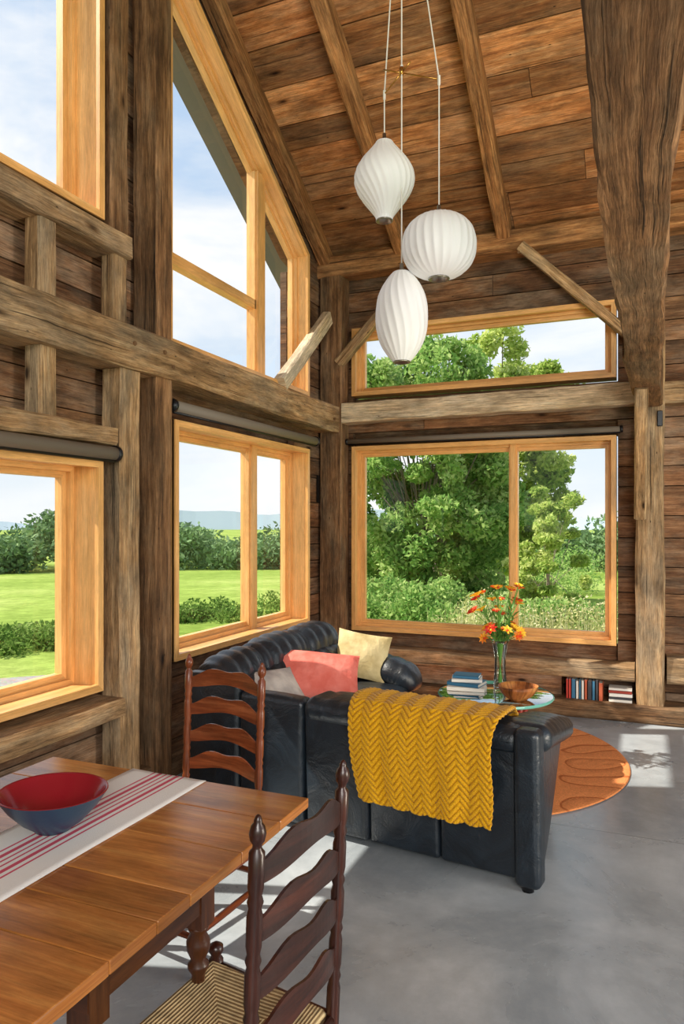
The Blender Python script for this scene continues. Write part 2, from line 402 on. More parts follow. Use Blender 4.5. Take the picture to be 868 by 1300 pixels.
mb=MB(); timber(mb,(-2.56,6.19,.37),(-.06,6.19,.37),.22,.12); timber(mb,(.17,6.19,.42),(5,6.19,.42),.22,.2)
mb.build('wall_ledge',m_tim)
mb=MB(); timber(mb,(-2.56,6.17,.07),(5,6.17,.07),.28,.14,jit=.005); mb.build('baseboard_back',m_timd)
mb=MB(); box(mb,-2.56,-.62,6.17,6.28,.142,.31,0); mb.build('trim_1',m_wall)

# ---------------------------------------------------------------- windows
def inset(poly,t):
    n=len(poly);out=[]
    for i in range(n):
        p0=Vector(poly[i-1]);p1=Vector(poly[i]);p2=Vector(poly[(i+1)%n])
        d1=(p1-p0).normalized();d2=(p2-p1).normalized(); n1=Vector((-d1.y,d1.x));n2=Vector((-d2.y,d2.x))
        a=p1+n1*t;b_=p1+n2*t
        den=d1.x*d2.y-d1.y*d2.x
        if abs(den)<1e-6: out.append(tuple(a));continue
        k=((b_.x-a.x)*d2.y-(b_.y-a.y)*d2.x)/den; out.append(tuple(a+d1*k))
    return out
def ring(mb,poly,t,d0,d1,mp,mi=0):
    ins=inset(poly,t);n=len(poly)
    for i in range(n):
        j=(i+1)%n; q=[poly[i],poly[j],ins[j],ins[i]]
        V=[mp(s,zz,d0) for s,zz in q]+[mp(s,zz,d1) for s,zz in q]
        e=Vector(poly[j])-Vector(poly[i]); e.normalize()
        ou,ov=R()*20,R()*20
        loc=[]
        for dd in (d0,d1):
            for s,zz in q:
                w=Vector((s,zz))-Vector(poly[i]); loc.append((w.dot(e),e.x*w.y-e.y*w.x,dd))
        fs=[(0,1,2,3),(7,6,5,4),(0,4,5,1),(1,5,6,2),(2,6,7,3),(3,7,4,0)]
        uvs=[[(ou+loc[k][0],ov+loc[k][1]+loc[k][2]) for k in f] for f in fs]
        mb.add(V,fs,uvs,None,mi)
    return ins
def bar(mb,s0,s1,z0,z1,d0,d1,mp,ax,mi=0):
    c=[(s,zz,dd) for s in (s0,s1) for zz in (z0,z1) for dd in (d0,d1)]
    fs=[(0,1,3,2),(4,6,7,5),(0,4,5,1),(2,3,7,6),(0,2,6,4),(1,5,7,3)];ou,ov=R()*20,R()*20
    uvs=[[(ou+c[k][ax],ov+c[k][1-ax]+c[k][2]) for k in f] for f in fs]
    mb.add([mp(*p) for p in c],fs,uvs,None,mi)
ML=lambda s,zz,d:(-2.65-d,s,zz)
MBk=lambda s,zz,d:(s,6.24+d,zz)
def rect(a,b_,c,d): return [(a,c),(b_,c),(b_,d),(a,d)]
def pane(mb,poly,d,mp,mi=1):
    V=[mp(s,zz,d) for s,zz in poly]; mb.add(V,[tuple(range(len(V)))],None,None,mi)
def window(name,poly,mp,depth,splits=(),jt=.03,sash=.055):
    mb=MB()
    i1=ring(mb,poly,jt,0,depth,mp)
    ring(mb,poly,jt*1.3,-.012,.012,mp)
    i2=ring(mb,i1,sash*.5,depth-.09,depth-.01,mp)
    ring(mb,i2,sash*.6,depth-.06,depth-.015,mp)
    for (s0,s1,z0,z1,ax) in splits:
        bar(mb,s0,s1,z0,z1,depth-.085,depth-.012,mp,ax)
        if ax==1: bar(mb,s0+.014,s1-.014,z0,z1,depth-.105,depth-.08,mp,ax)
    pane(mb,i2,depth-.035,mp)
    return mb.build(name,[m_fir,m_glass])
window('window_1',rect(1.55,3.03,.665,1.885),ML,.25,[(2.2,2.26,.69,1.86,1)])
window('window_2',rect(3.665,5.59,.705,2.19),ML,.24,[(4.84,4.95,.73,2.17,1)])
window('window_3',rect(1.55,3.04,3.165,5.55),ML,.25,[(2.2,2.26,3.2,5.5,1)])
U2=[(3.60,2.64),(5.59,2.64),(5.59,3.86),(3.60,5.12)]
window('window_4',U2,ML,.18,[(4.83,4.97,2.67,4.26,1),(3.62,4.9,3.20,3.27,0)],sash=.04)
window('window_5',rect(-2.51,-.20,.56,2.27),MBk,.17,[(-1.075,-1.0,.59,2.24,1)])
window('window_6',rect(-2.51,-.20,2.74,3.37),MBk,.17)
def shade(name,p0,p1,r):
    mb=MB(); rod(mb,p0,p1,r,20,0); d=(Vector(p1)-Vector(p0)).normalized()
    for q,s in ((Vector(p0),-1),(Vector(p1),1)): rod(mb,q,q+d*s*.02,r*1.2,16,1)
    a=Vector(p0)+Vector((0,0,-r*1.1));b_=Vector(p1)+Vector((0,0,-r*1.1)); rod(mb,a,b_,.009,8,1)
    return mb.build(name,[m_shade,m_black],None,True)
shade('roller_shade',(-2.61,-1,1.925),(-2.61,3.08,1.925),.036)
shade('roller_shade',(-2.62,3.62,2.265),(-2.62,5.66,2.265),.035)
shade('roller_shade',(-2.54,6.22,2.315),(-.17,6.22,2.315),.024)

# ---------------------------------------------------------------- sofas
O=(-2.38,3.367,0); RZ=math.radians(-8)
def lean(k): 
    def f(P,s,h):
        P=P.copy(); P[:,1]+=k*(s[:,2]*h[2]); return P
    return f
sofa=empty('leather_sofa',O,RZ)
def S(par,name,*a,**k):
    m=MB(); rbox(m,*a,**k); return m.build(name,m_lea,par,True)
S(sofa,'base',.03,.70,.13,1.50,.05,.30,r=.03)
S(sofa,'end_panel',.0,.40,.0,.11,.03,.72,r=.03,puff=(0,.015,.01))
S(sofa,'end_panel_b',.402,.81,.0,.11,.03,.66,r=.03,puff=(0,.015,.01))
def bdef(amp,ht,ln):
    def f(P,s,h):
        P=P.copy(); t=(s[:,1]+1)/2
        pl=np.abs(np.sin(math.pi*t*13)); g=np.abs(np.sin(math.pi*t*3))**.45
        w=(s[:,2]+1.2).clip(0,1)
        P[:,2]+=(-.10*(1-t)**2.2*ht + .010*(pl-.6)*amp + .028*(g-.8))*w
        P[:,0]+=np.sign(s[:,0])*(.009*(pl-.6)*amp+.028*(g-.8))*(np.abs(s[:,0])>.2) - ln*s[:,2]
        P[:,0]+=.05*(1-t)**3
        return P
    return f
S(sofa,'back_cushion',.04,.31,.10,1.46,.32,.72,r=.10,puff=(.04,0,.0),deform=bdef(.5,.5,.09),n=(8,80,12))
S(sofa,'head_roll',-.07,.19,.06,1.48,.58,.85,r=.12,deform=bdef(1.2,1.,.02),n=(6,90,6))
S(sofa,'back_frame',-.0,.12,.10,1.50,.05,.66,r=.04)
for i in range(3):
    a=.12+i*.44
    S(sofa,'seat_cushion',.22,.75,a,a+.435,.27,.45,r=.07,puff=(.02,0,.03),n=8)
def armd(P,s,h):
    P=P.copy(); P[:,2]-=.06*(s[:,0]>0)*s[:,0]**2; return P
S(sofa,'arm',.06,.72,1.40,1.56,.05,.52,r=.06,puff=(.02,.01,0),deform=armd)
def armr(P,s,h):
    P=armd(P,s,h); t=(s[:,0]+1)/2; P[:,2]+=.008*np.abs(np.sin(t*math.pi*7))*(s[:,2]>-.2); return P
S(sofa,'arm_roll',.04,.76,1.36,1.60,.44,.62,r=.085,puff=(.02,.02,.02),deform=armr,n=(40,8,6))
mbf=MB()
for x,y in ((.08,.2),(.62,.2),(.10,1.46),(.62,1.46)): rod(mbf,(x,y,.014),(x,y,.06),.025,12)
mbf.build('feet',m_black,sofa,True)

lv=empty('leather_loveseat',O,RZ)
x0=.825
w=(1.91-x0)/3
for i in range(3):
    S(lv,'back_panel',x0+i*w,x0+(i+1)*w-.002,.0,.12,.03,.65,r=.022,puff=(0,.012,0),deform=lean(-.04))
S(lv,'back_top',x0,1.93,-.035,.20,.57,.685,r=.053,puff=(0,.01,.01),n=(30,6,6),deform=lambda P,s,h:np.stack([P[:,0],P[:,1],P[:,2]+.004*np.sin(P[:,0]*60)*(s[:,2]>0)],axis=1))
for i in range(2):
    ww=(1.80-x0)/2
    S(lv,'back_cushion',x0+i*ww,x0+(i+1)*ww-.004,.10,.32,.34,.67,r=.08,puff=(0,.04,.01),deform=lean(-.12))
    S(lv,'seat_cushion',x0+i*ww,x0+(i+1)*ww-.004,.26,.82,.25,.42,r=.06,puff=(0,.02,.03))
S(lv,'base',x0,1.80,.1,.78,.05,.27,r=.03)
def shr(P,s,h,k):
    t=(s[:,1]+1)/2; P[:,0]-=k*t; return P,t
def arm2(P,s,h):
    P=P.copy(); P,t=shr(P,s,h,.13)
    P[:,2]-= (.15*t)*((s[:,2]+1)/2); P[:,0]+=.03*s[:,2]*t; return P
S(lv,'arm',1.88,2.005,.02,.80,.03,.665,r=.03,puff=(.012,.0,.0),deform=arm2,n=10)
def pad(P,s,h):
    P=P.copy(); P,t=shr(P,s,h,.085); P[:,2]-=.15*t**1.2; P[:,2]+=.006*np.abs(np.sin(t*math.pi*8))*(s[:,2]>0); return P
S(lv,'arm_pad',1.80,2.035,.04,.84,.575,.685,r=.05,puff=(.01,.01,.02),n=(8,40,5),deform=pad)
S(lv,'corner_column',1.90,2.012,-.045,.06,.02,.69,r=.03,deform=lambda P,s,h:np.stack([P[:,0],P[:,1]-.012*s[:,2],P[:,2]],axis=1))
mbf=MB()
for x,y in ((x0+.06,.06),(1.95,.01),(x0+.06,.7),(1.84,.70)): rod(mbf,(x,y,.0 if y<.1 else .014),(x,y,.06),.025,12)
mbf.build('feet',m_black,lv,True)

m_kn,nt,b,o=newmat('mustard_wool')
b.inputs['Roughness'].default_value=.9; b.inputs['Specular IOR Level'].default_value=.15
b.inputs['Sheen Weight'].default_value=.15
at=nd(nt,'ShaderNodeAttribute',attribute_name='rnd').outputs['Fac']
tc=nd(nt,'ShaderNodeTexCoord').outputs['Object']
fz=nd(nt,'ShaderNodeTexNoise',{'Vector':tc,'Scale':220.,'Detail':3.}).outputs['Fac']
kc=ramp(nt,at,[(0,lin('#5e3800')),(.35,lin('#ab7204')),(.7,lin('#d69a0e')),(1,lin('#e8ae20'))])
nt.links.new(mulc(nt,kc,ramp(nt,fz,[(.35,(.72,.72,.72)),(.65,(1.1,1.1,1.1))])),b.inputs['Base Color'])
bp=nd(nt,'ShaderNodeBump',{'Height':fz,'Strength':.5,'Distance':.004}); nt.links.new(bp.outputs[0],b.inputs['Normal'])
mb=MB()
path=[(.34,.48),(.31,.58),(.25,.67),(.19,.712),(.06,.722),(-.04,.712),(-.085,.67),(-.10,.60),(-.102,.5),(-.104,.27)]
P=[Vector(p) for p in path]; cl=[0]
for a,c in zip(P,P[1:]): cl.append(cl[-1]+(c-a).length)
def pt(t):
    t=max(t,0)
    if t>=cl[-1]: return P[-1].copy()
    for i in range(len(P)-1):
        if t<=cl[i+1]: return P[i].lerp(P[i+1],(t-cl[i])/(cl[i+1]-cl[i]))
def nrmf(t):
    d=pt(t+.03)-pt(t-.03); v=Vector((d.y,-d.x)) 
    v.normalize(); return v
NS,NT=230,300; vs=[];hs=[]
for i in range(NS+1):
    u=i/NS
    for j in range(NT+1):
        t=j/NT
        tl=cl[-1]+.012*math.sin(u*3+1)+.03*u-.035 + .009*abs(math.sin(u*math.pi*7.4))
        tt=t*tl; q=pt(tt); over=max(0,tt-cl[-1])
        dn=max(0,(tt-.45)/(cl[-1]-.45))
        s=1.10+.74*u; s=1.47+(s-1.47)*(1-.15*dn)+ .045*dn + .008*math.sin(tt*14+u*2)
        cw=.10; fr=(u*.74/cw+.25)%1; tri=abs(fr-.5)*2
        ph=tt/.030+tri*1.7
        h_=abs(math.sin(math.pi*ph))**.7
        hgt=.0085*h_*(1-.35*tri**4)+.004*(1-tri)
        wave=.014*math.sin(u*10+.6)*dn+.008*math.sin(u*21+tt*6)*dn
        on=nrmf(tt)
        if j<3: on=Vector((1,0))
        on=Vector((abs(on.x) if tt<cl[2] else (-abs(on.x) if tt>cl[5] else on.x),abs(on.y)))
        y=q.x+on.x*hgt-abs(wave); z=q.y+on.y*hgt-over
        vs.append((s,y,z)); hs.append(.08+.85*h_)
fs=[];rn=[]
for i in range(NS):
    for j in range(NT):
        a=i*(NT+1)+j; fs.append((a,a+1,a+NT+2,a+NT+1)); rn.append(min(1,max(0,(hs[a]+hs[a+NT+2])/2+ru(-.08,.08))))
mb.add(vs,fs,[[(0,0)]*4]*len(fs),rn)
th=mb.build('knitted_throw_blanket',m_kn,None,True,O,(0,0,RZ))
sm=th.modifiers.new('thick','SOLIDIFY'); sm.thickness=.008; sm.offset=0

def pillow(name,loc,rot,w,h,t,col,c2=None):
    m,nt,b,o=newmat(name+'_fabric'); b.inputs['Roughness'].default_value=.85
    tc=nd(nt,'ShaderNodeTexCoord').outputs['Object']
    n=nd(nt,'ShaderNodeTexNoise',{'Vector':tc,'Scale':9.,'Detail':4.}).outputs['Fac']
    nt.links.new(ramp(nt,n,[(.35,lin(c2 or col)),(.65,lin(col))]),b.inputs['Base Color'])
    bp=nd(nt,'ShaderNodeBump',{'Height':n,'Strength':.5,'Distance':.04}); nt.links.new(bp.outputs[0],b.inputs['Normal'])
    mb=MB(); n_=24; V=[];F=[]
    for sd in (1,-1):
        for i in range(n_+1):
            for j in range(n_+1):
                u=-1+2*i/n_;v=-1+2*j/n_
                th_=t/2*((1-u**2)**.45)*((1-v**2)**.45) if abs(u)<1 and abs(v)<1 else 0
                th_*=1+.06*math.sin(5*u+3*v)
                V.append((u*w/2*(1-.07*(1-abs(v)**2)),sd*th_,v*h/2*(1-.07*(1-abs(u)**2))))
        base=0 if sd>0 else (n_+1)**2
        for i in range(n_):
            for j in range(n_):
                a=base+i*(n_+1)+j;f=(a,a+n_+1,a+n_+2,a+1); F.append(f if sd>0 else f[::-1])
    mb.add(V,F); ob=mb.build(name,m,None,True); ob.location=loc; ob.rotation_euler=rot
    return ob
pillow('pink_pillow',(-1.90,4.10,.585),(math.radians(-48),math.radians(6),math.radians(28)),.58,.40,.18,'#f0897a','#df6a5a')
pillow('cream_pillow',(-1.80,4.66,.635),(math.radians(-28),math.radians(10),math.radians(20)),.38,.34,.15,'#dccb98','#b8a470')
pillow('grey_pillow',(-2.00,3.72,.56),(math.radians(-50),math.radians(0),math.radians(60)),.42,.34,.13,'#d8cfc4','#a9a09a')

# ---------------------------------------------------------------- rug
m_rug,nt,b,o=newmat('orange_rug'); b.inputs['Roughness'].default_value=.95; b.inputs['Specular IOR Level'].default_value=.1
tc=nd(nt,'ShaderNodeTexCoord').outputs['Object']
wp=nd(nt,'ShaderNodeTexNoise',{'Vector':tc,'Scale':1.5,'Detail':1.}).outputs['Color']
tv=nd(nt,'ShaderNodeVectorMath',{0:tc,1:nd(nt,'ShaderNodeVectorMath',{0:wp,1:(.5,.5,.0)},operation='MULTIPLY').outputs[0]},operation='ADD').outputs[0]
v=nd(nt,'ShaderNodeTexVoronoi',{'Vector':tv,'Scale':2.6,'Smoothness':1.},feature='SMOOTH_F1').outputs['Distance']
rg=mth(nt,'ABSOLUTE',mth(nt,'SINE',mth(nt,'MULTIPLY',v,11.)))
c=ramp(nt,rg,[(.06,lin('#b26436')),(.2,lin('#dd8c54'))])
n=nd(nt,'ShaderNodeTexNoise',{'Vector':tc,'Scale':120.,'Detail':3.}).outputs['Fac']
c=mulc(nt,c,ramp(nt,n,[(.3,(.75,.75,.75)),(.7,(1.15,1.15,1.15))])); nt.links.new(c,b.inputs['Base Color'])
hh=mth(nt,'ADD',mth(nt,'MULTIPLY',rg,1.),mth(nt,'MULTIPLY',n,.5))
bp=nd(nt,'ShaderNodeBump',{'Height':hh,'Strength':.5,'Distance':.01}); nt.links.new(bp.outputs[0],b.inputs['Normal'])
mb=MB(); lathe(mb,[(1.13,.0),(1.15,.004),(1.145,.010),(1.13,.012)],96); mb.build('round_rug',m_rug,None,False,(-1.22,4.80,.001))

# ---------------------------------------------------------------- coffee table
ct=empty('glass_coffee_table',(-.885,4.69,0))
mb=MB(); lathe(mb,[(.355,.435),(.364,.438)],72,None,0,None,True,False); lathe(mb,[(.364,.449),(.355,.452)],72,None,0,None,False,True); lathe(mb,[(.364,.434),(.371,.443),(.364,.453)],72,None,1,None,False,False); mb.build('glass_top',[m_tglass,m_gedge],ct,True)
mb=MB()
for k in range(4):
    a=math.pi/4+k*math.pi/2; c_,s_=math.cos(a),math.sin(a)
    pts=[(.30,.014),(.27,.12),(.22,.24),(.24,.34),(.28,.434)]
    for (r0,z0),(r1,z1) in zip(pts,pts[1:]): rod(mb,(r0*c_,r0*s_,z0),(r1*c_,r1*s_,z1),.018,10)
lathe(mb,[(.24,.20),(.255,.205),(.255,.22),(.24,.225)],40)
mb.build('wooden_base',simple('red_lacquer','#9c3a2c',.35),ct,True)
m_books,nt,b,o=newmat('book_covers'); b.inputs['Roughness'].default_value=.5
at=nd(nt,'ShaderNodeAttribute',attribute_name='rnd').outputs['Fac']
cols=['#a33a2a','#efe9dc','#3a7292','#d6ae45','#3c3c40','#e6e0d4','#bb5a38','#5a7d64','#f3ede2','#c03c2e']
nt.links.new(ramp(nt,at,[(i/10,lin(q)) for i,q in enumerate(cols)],'CONSTANT'),b.inputs['Base Color'])
m_paper=simple('paper','#ece6d6',.8)
def book(mb,M,w,d,t,r):
    box(mb,-w/2,w/2,-d/2,d/2,0,.003,0,0,r,M); box(mb,-w/2,w/2,-d/2,d/2,t-.003,t,0,0,r,M)
    box(mb,-w/2,w/2,-d/2,-d/2+.003,0,t,0,0,r,M); box(mb,-w/2+.004,w/2-.004,-d/2+.003,d/2-.004,.003,t-.003,0,1,.5,M)
mb=MB(); z=.453
for w_,d_,t_,r_,an in ((.27,.21,.028,.15,.1),(.24,.19,.025,.25,-.15),(.22,.16,.022,.85,.2),(.19,.14,.02,.25,.05)):
    book(mb,Matrix.Translation((-1.08,4.74,z))@Matrix.Rotation(an,4,'Z'),w_*.9,d_*.9,t_,r_); z+=t_+.0005
mb.build('book_stack',[m_books,m_paper])
mb=MB(); lathe(mb,[(.0,.0),(.05,.0),(.09,.03),(.115,.065),(.122,.09),(.117,.09),(.108,.066),(.085,.036),(.045,.012),(.0,.01)],36,None,0,None,False,False,rf=lambda a,z:1+.04*math.sin(2*a)+.03*math.sin(3*a+z*20))
mb.build('wooden_bowl',wood('olive_wood','#7a3c18','#b8703a','#dda05a',knots=False,rough=.4,gx=6,gy=20),None,True,(-.72,4.56,.453))
vf=empty('vase_of_flowers',(-.88,4.84,.453))
mb=MB(); lathe(mb,[(.0,.0),(.042,.0),(.046,.02),(.038,.12),(.036,.2),(.05,.29),(.058,.32),(.055,.32),(.046,.29),(.032,.2),(.034,.12),(.040,.025),(.0,.02)],28,None,0,None,False,False)
mb.build('glass_vase',m_vglass,vf,True)
m_stem=simple('green_stem','#5f8f38',.6)
m_pet,nt,b,o=newmat('petals'); b.inputs['Roughness'].default_value=.6
at=nd(nt,'ShaderNodeAttribute',attribute_name='rnd').outputs['Fac']
nt.links.new(ramp(nt,at,[(0,lin('#c9281a')),(.25,lin('#ea5a18')),(.5,lin('#f28a1c')),(.72,lin('#fbcf30')),(1,lin('#d84a20'))]),b.inputs['Base Color'])
mb=MB(); mp_=MB()
for k in range(32):
    a=k*2.4; rr=ru(.03,.20); hz=ru(.38,.74)-rr*.3
    tip=Vector((rr*math.cos(a),rr*math.sin(a),hz)); base=Vector((-.015*math.cos(a),-.015*math.sin(a),.03)); mid=Vector((.02*math.cos(a),.02*math.sin(a),.30))
    pts=[base,mid,mid.lerp(tip,.5)+Vector((0,0,.03)),tip]
    for p,q in zip(pts,pts[1:]): rod(mb,p,q,.0028,6)
    for l in range(5):
        s_=pts[1].lerp(pts[3],ru(.1,.8)); d=Vector((ru(-1,1),ru(-1,1),ru(-.1,.9))).normalized(); L=ru(.06,.13); sd=d.cross(Vector((0,0,1))).normalized()*.010
        mb.add([s_,s_+d*L*.5+sd,s_+d*L,s_+d*L*.5-sd],[(0,1,2,3)])
    ax=(tip-mid).normalized(); e1=ax.orthogonal().normalized(); e2=ax.cross(e1); col=R(); np_=random.choice([6,8,10]); pl=ru(.03,.05)
    for p in range(np_):
        b_=2*math.pi*p/np_; d=e1*math.cos(b_)+e2*math.sin(b_); sdv=ax.cross(d)*pl*.30
        q0=tip; q1=tip+d*pl*.5+ax*pl*.5; q2=tip+d*pl*1.1+ax*pl*.45
        mp_.add([q0,q1+sdv,q2,q1-sdv],[(0,1,2),(0,2,3)],None,min(1,max(0,col+ru(-.08,.08))))
    lathe(mp_,[(.0,-.004),(.008,0),(.009,.008),(.004,.014),(0,.015)],8,axisM(tip,tip+ax),0,.15 if col>.5 else .7,False,False)
mb.build('stems',m_stem,vf); mp_.build('blossoms',m_pet,vf)
mb=MB(); x=-.575
while x<-.30:
    t=ru(.014,.034); h=ru(.125,.16); d=ru(.10,.13)
    M=Matrix.Translation((x+t/2,6.13,.1415+h/2))@Matrix.Rotation(math.radians(90),4,'Y')@Matrix.Translation((0,0,-t/2))
    book(mb,M,h,d,t,R()); x+=t+.001
z=.1415
for k in range(5):
    t=ru(.018,.028); book(mb,Matrix.Translation((-.165,6.13,z))@Matrix.Rotation(ru(-.06,.06),4,'Z'),.17,.12,t,[.15,.45,.85,.05,.55][k]); z+=t+.0005
mb.build('shelf_books',[m_books,m_paper])

# ---------------------------------------------------------------- dining table
dt=empty('dining_table',(0,0,0))
mb=MB()
ys=[.62,.84,1.05,1.19,1.305,1.52,1.72,1.90]
for i,(a,c) in enumerate(zip(ys,ys[1:])):
    box(mb,-1.87,-.90,a+.0008,c-.0008,.722,.75,0,0,{3:-.6}.get(i,ru(.45,1)))
ob_=mb.build('top',m_table,dt); bv=ob_.modifiers.new('b','BEVEL'); bv.width=.003; bv.segments=2
mb=MB()
for (a,c,e,f) in ((-1.80,-.97,1.48,1.505),(-1.80,-.97,1.07,1.095)): box(mb,a,c,e,f,.62,.722,0)
for x_ in (-1.80,-.995): box(mb,x_,x_+.025,1.09,1.485,.62,.722,1)
mb.build('apron',m_tabled,dt)
mb=MB()
prof=[(.018,0),(.022,.01),(.024,.05),(.017,.07),(.026,.09),(.028,.2),(.026,.3),(.02,.42),(.019,.46),(.03,.475),(.03,.485),(.02,.495),(.033,.52),(.034,.54),(.022,.56),(.03,.57),(.03,.58)]
prof=[(r*.85,z) for r,z in prof]
for x_ in (-1.775,-.995):
    for y_ in (1.10,1.475):
        lathe(mb,prof,20,Matrix.Translation((x_,y_,0))); box(mb,x_-.028,x_+.028,y_-.028,y_+.028,.58,.72,2)
lg=mb.build('legs',m_tabled,dt,False)
for p in lg.data.polygons: p.use_smooth=len(p.vertices)==4 and p.area<.002

m_run,nt,b,o=newmat('runner_cloth'); b.inputs['Roughness'].default_value=.9
tc=nd(nt,'ShaderNodeTexCoord').outputs['Object']; sx=nd(nt,'ShaderNodeSeparateXYZ',{0:tc}).outputs['X']
xx=nd(nt,'ShaderNodeMapRange',{'Value':sx,'From Min':-.14,'From Max':.14}).outputs[0]
W=lin('#e6e2dc');Rd=lin('#c94a60')
st=[(0,W)]
for a,w_ in ((.30,.022),(.37,.045),(.46,.022),(.53,.022),(.60,.045),(.69,.022)): st+= [(a,Rd),(a+w_,W)]
nt.links.new(ramp(nt,xx,st,'CONSTANT'),b.inputs['Base Color'])
wv=nd(nt,'ShaderNodeTexNoise',{'Vector':tc,'Scale':250.}).outputs['Fac']; bp=nd(nt,'ShaderNodeBump',{'Height':wv,'Strength':.3,'Distance':.003}); nt.links.new(bp.outputs[0],b.inputs['Normal'])
mb=MB(); V=[];F=[];n_=60
for i in range(n_+1):
    y=.64+(1.895-.64)*i/n_
    for j in range(13):
        x_=-.14+.28*j/12; V.append((x_,y,.0015+.0008*math.sin(y*9+x_*14)+.0006*math.sin(x_*40)))
for i in range(n_):
    for j in range(12): a=i*13+j; F.append((a,a+1,a+14,a+13))
mb.add(V,F); r_=mb.build('table_runner',m_run,None,True,(-1.39,0,.7505)); sm=r_.modifiers.new('t','SOLIDIFY'); sm.thickness=.0015; sm.offset=1
m_bi=simple('red_lacquer_bowl','#8c1822',.22); m_bo=simple('blue_bowl_glaze','#1c3852',.35)
mb=MB()
tilt=lambda a,z:1+.03*math.cos(2*a)
lathe(mb,[(.0,.0),(.045,.0),(.05,.006),(.08,.028),(.112,.062),(.138,.10)],48,None,1,None,False,False,tilt)
lathe(mb,[(.138,.10),(.135,.102),(.131,.097),(.106,.060),(.074,.030),(.04,.014),(.0,.012)],48,None,0,None,False,False,tilt)
mb.build('painted_bowl',[m_bi,m_bo],None,True,(-1.42,1.44,.7545))

# ---------------------------------------------------------------- chairs
m_rush,nt,b,o=newmat('woven_rush'); b.inputs['Roughness'].default_value=.8
tc=nd(nt,'ShaderNodeTexCoord').outputs['Object']; sp=nd(nt,'ShaderNodeSeparateXYZ',{0:tc})
ax_=mth(nt,'ABSOLUTE',sp.outputs['X'])
ay=mth(nt,'MULTIPLY',mth(nt,'ABSOLUTE',mth(nt,'ADD',sp.outputs['Y'],.17)),1.15)
sn=mth(nt,'SINE',mth(nt,'MULTIPLY',mth(nt,'MAXIMUM',ax_,ay),620.))
nz=nd(nt,'ShaderNodeTexNoise',{'Vector':tc,'Scale':30.,'Detail':3.}).outputs['Fac']
c=ramp(nt,nd(nt,'ShaderNodeMapRange',{'Value':sn,'From Min':-1.}).outputs[0],[(0,lin('#8a6f48')),(.4,lin('#c0a272')),(1,lin('#d8bf8e'))])
nt.links.new(mulc(nt,c,ramp(nt,nz,[(.3,(.7,.7,.7)),(.7,(1.15,1.15,1.15))])),b.inputs['Base Color'])
bp=nd(nt,'ShaderNodeBump',{'Height':sn,'Strength':.5,'Distance':.004}); nt.links.new(bp.outputs[0],b.inputs['Normal'])
def chair(loc,rz,mt,hw=.168,slz=(.915,.805,.695,.585)):
    e=empty('dining_chair',(loc[0],loc[1],0),rz)
    mb=MB()
    Rr=.0155
    for sx_ in (-1,1):
        a=Vector((sx_*hw,.0,0));c=Vector((sx_*(hw+.004),.045,1.0))
        pr=[(.011,0),(.0155,.03),(Rr,.38)]
        for zc in (.53,.64,.75,.86): pr+=[(Rr,zc-.035),(Rr*.78,zc-.02),(Rr*1.02,zc-.008),(Rr*.8,zc+.004),(Rr,zc+.02)]
        pr+=[(Rr,.945),(.009,.953),(.009,.960),(.014,.967),(.0165,.980),(.0135,.994),(.008,1.001),(.008,1.005),(.005,1.013),(0.001,1.016)]
        lathe(mb,pr,16,axisM(a,c))
        f0=Vector((sx_*.205,-.335,0))
        pr=[(.012,0),(.017,.02),(.018,.1),(.014,.12),(.019,.135),(.019,.25),(.014,.265),(.019,.28),(.019,.44),(.012,.45),(.019,.462),(.018,.475),(.006,.483),(.001,.484)]
        lathe(mb,pr,16,Matrix.Translation(f0))
        for zc in (.16,.30): rod(mb,(sx_*hw,.008,zc),(sx_*.205,-.335,zc),.0095,10,bulge=.35)
        rod(mb,(sx_*hw,.015,.425),(sx_*.205,-.335,.425),.012,10)
    for zc in (.14,.27): rod(mb,(-.205,-.335,zc),(.205,-.335,zc),.0095,10,bulge=.45)
    rod(mb,(-hw,.01,.22),(hw,.01,.22),.0095,10,bulge=.4)
    rod(mb,(-.205,-.335,.425),(.205,-.335,.425),.012,10); rod(mb,(-hw,.018,.425),(hw,.018,.425),.012,10)
    mb.build('posts_and_rungs',mt,e,True)
    mb=MB()
    for z in slz:
        V=[];F=[];n_=18;y0=.045*z
        for i in range(n_+1):
            u=-1+2*i/n_; x_=u*hw; bow=.028*(1-u*u)
            top=.032+.016*math.cos(u*math.pi*.95)-.010*math.cos(u*2*math.pi); bot=-.024+.010*math.cos(u*math.pi)
            for (dz,dy) in ((bot,-.0035),(top,-.0035),(top,.0035),(bot,.0035)): V.append((x_,y0+bow+dy,z+dz))
        for i in range(n_):
            for k in range(4): a=i*4+k;b_=i*4+(k+1)%4; F.append((a,b_,b_+4,a+4))
        F.append((0,3,2,1)); F.append((n_*4,n_*4+1,n_*4+2,n_*4+3))
        mb.add(V,F,[[(V[k][0],V[k][2]) for k in f] for f in F])
    mb.build('slats',mt,e,False)
    mb=MB()
    def dfm(P,s,h):
        P=P.copy(); t=(s[:,1]+1)/2; P[:,0]*= (1-.18*t); P[:,2]-=.012*(1-s[:,0]**2)*(1-s[:,1]**2)*(s[:,2]>0); return P
    rbox(mb,-.20,.20,-.345,.012,.410,.447,r=.017,deform=dfm,n=14)
    mb.build('rush_seat',m_rush,e,True)
    return e
chair((-.686,1.338),math.radians(-94.4),m_chd)
chair((-1.545,2.42),math.radians(-7.8),m_chr,hw=.182)

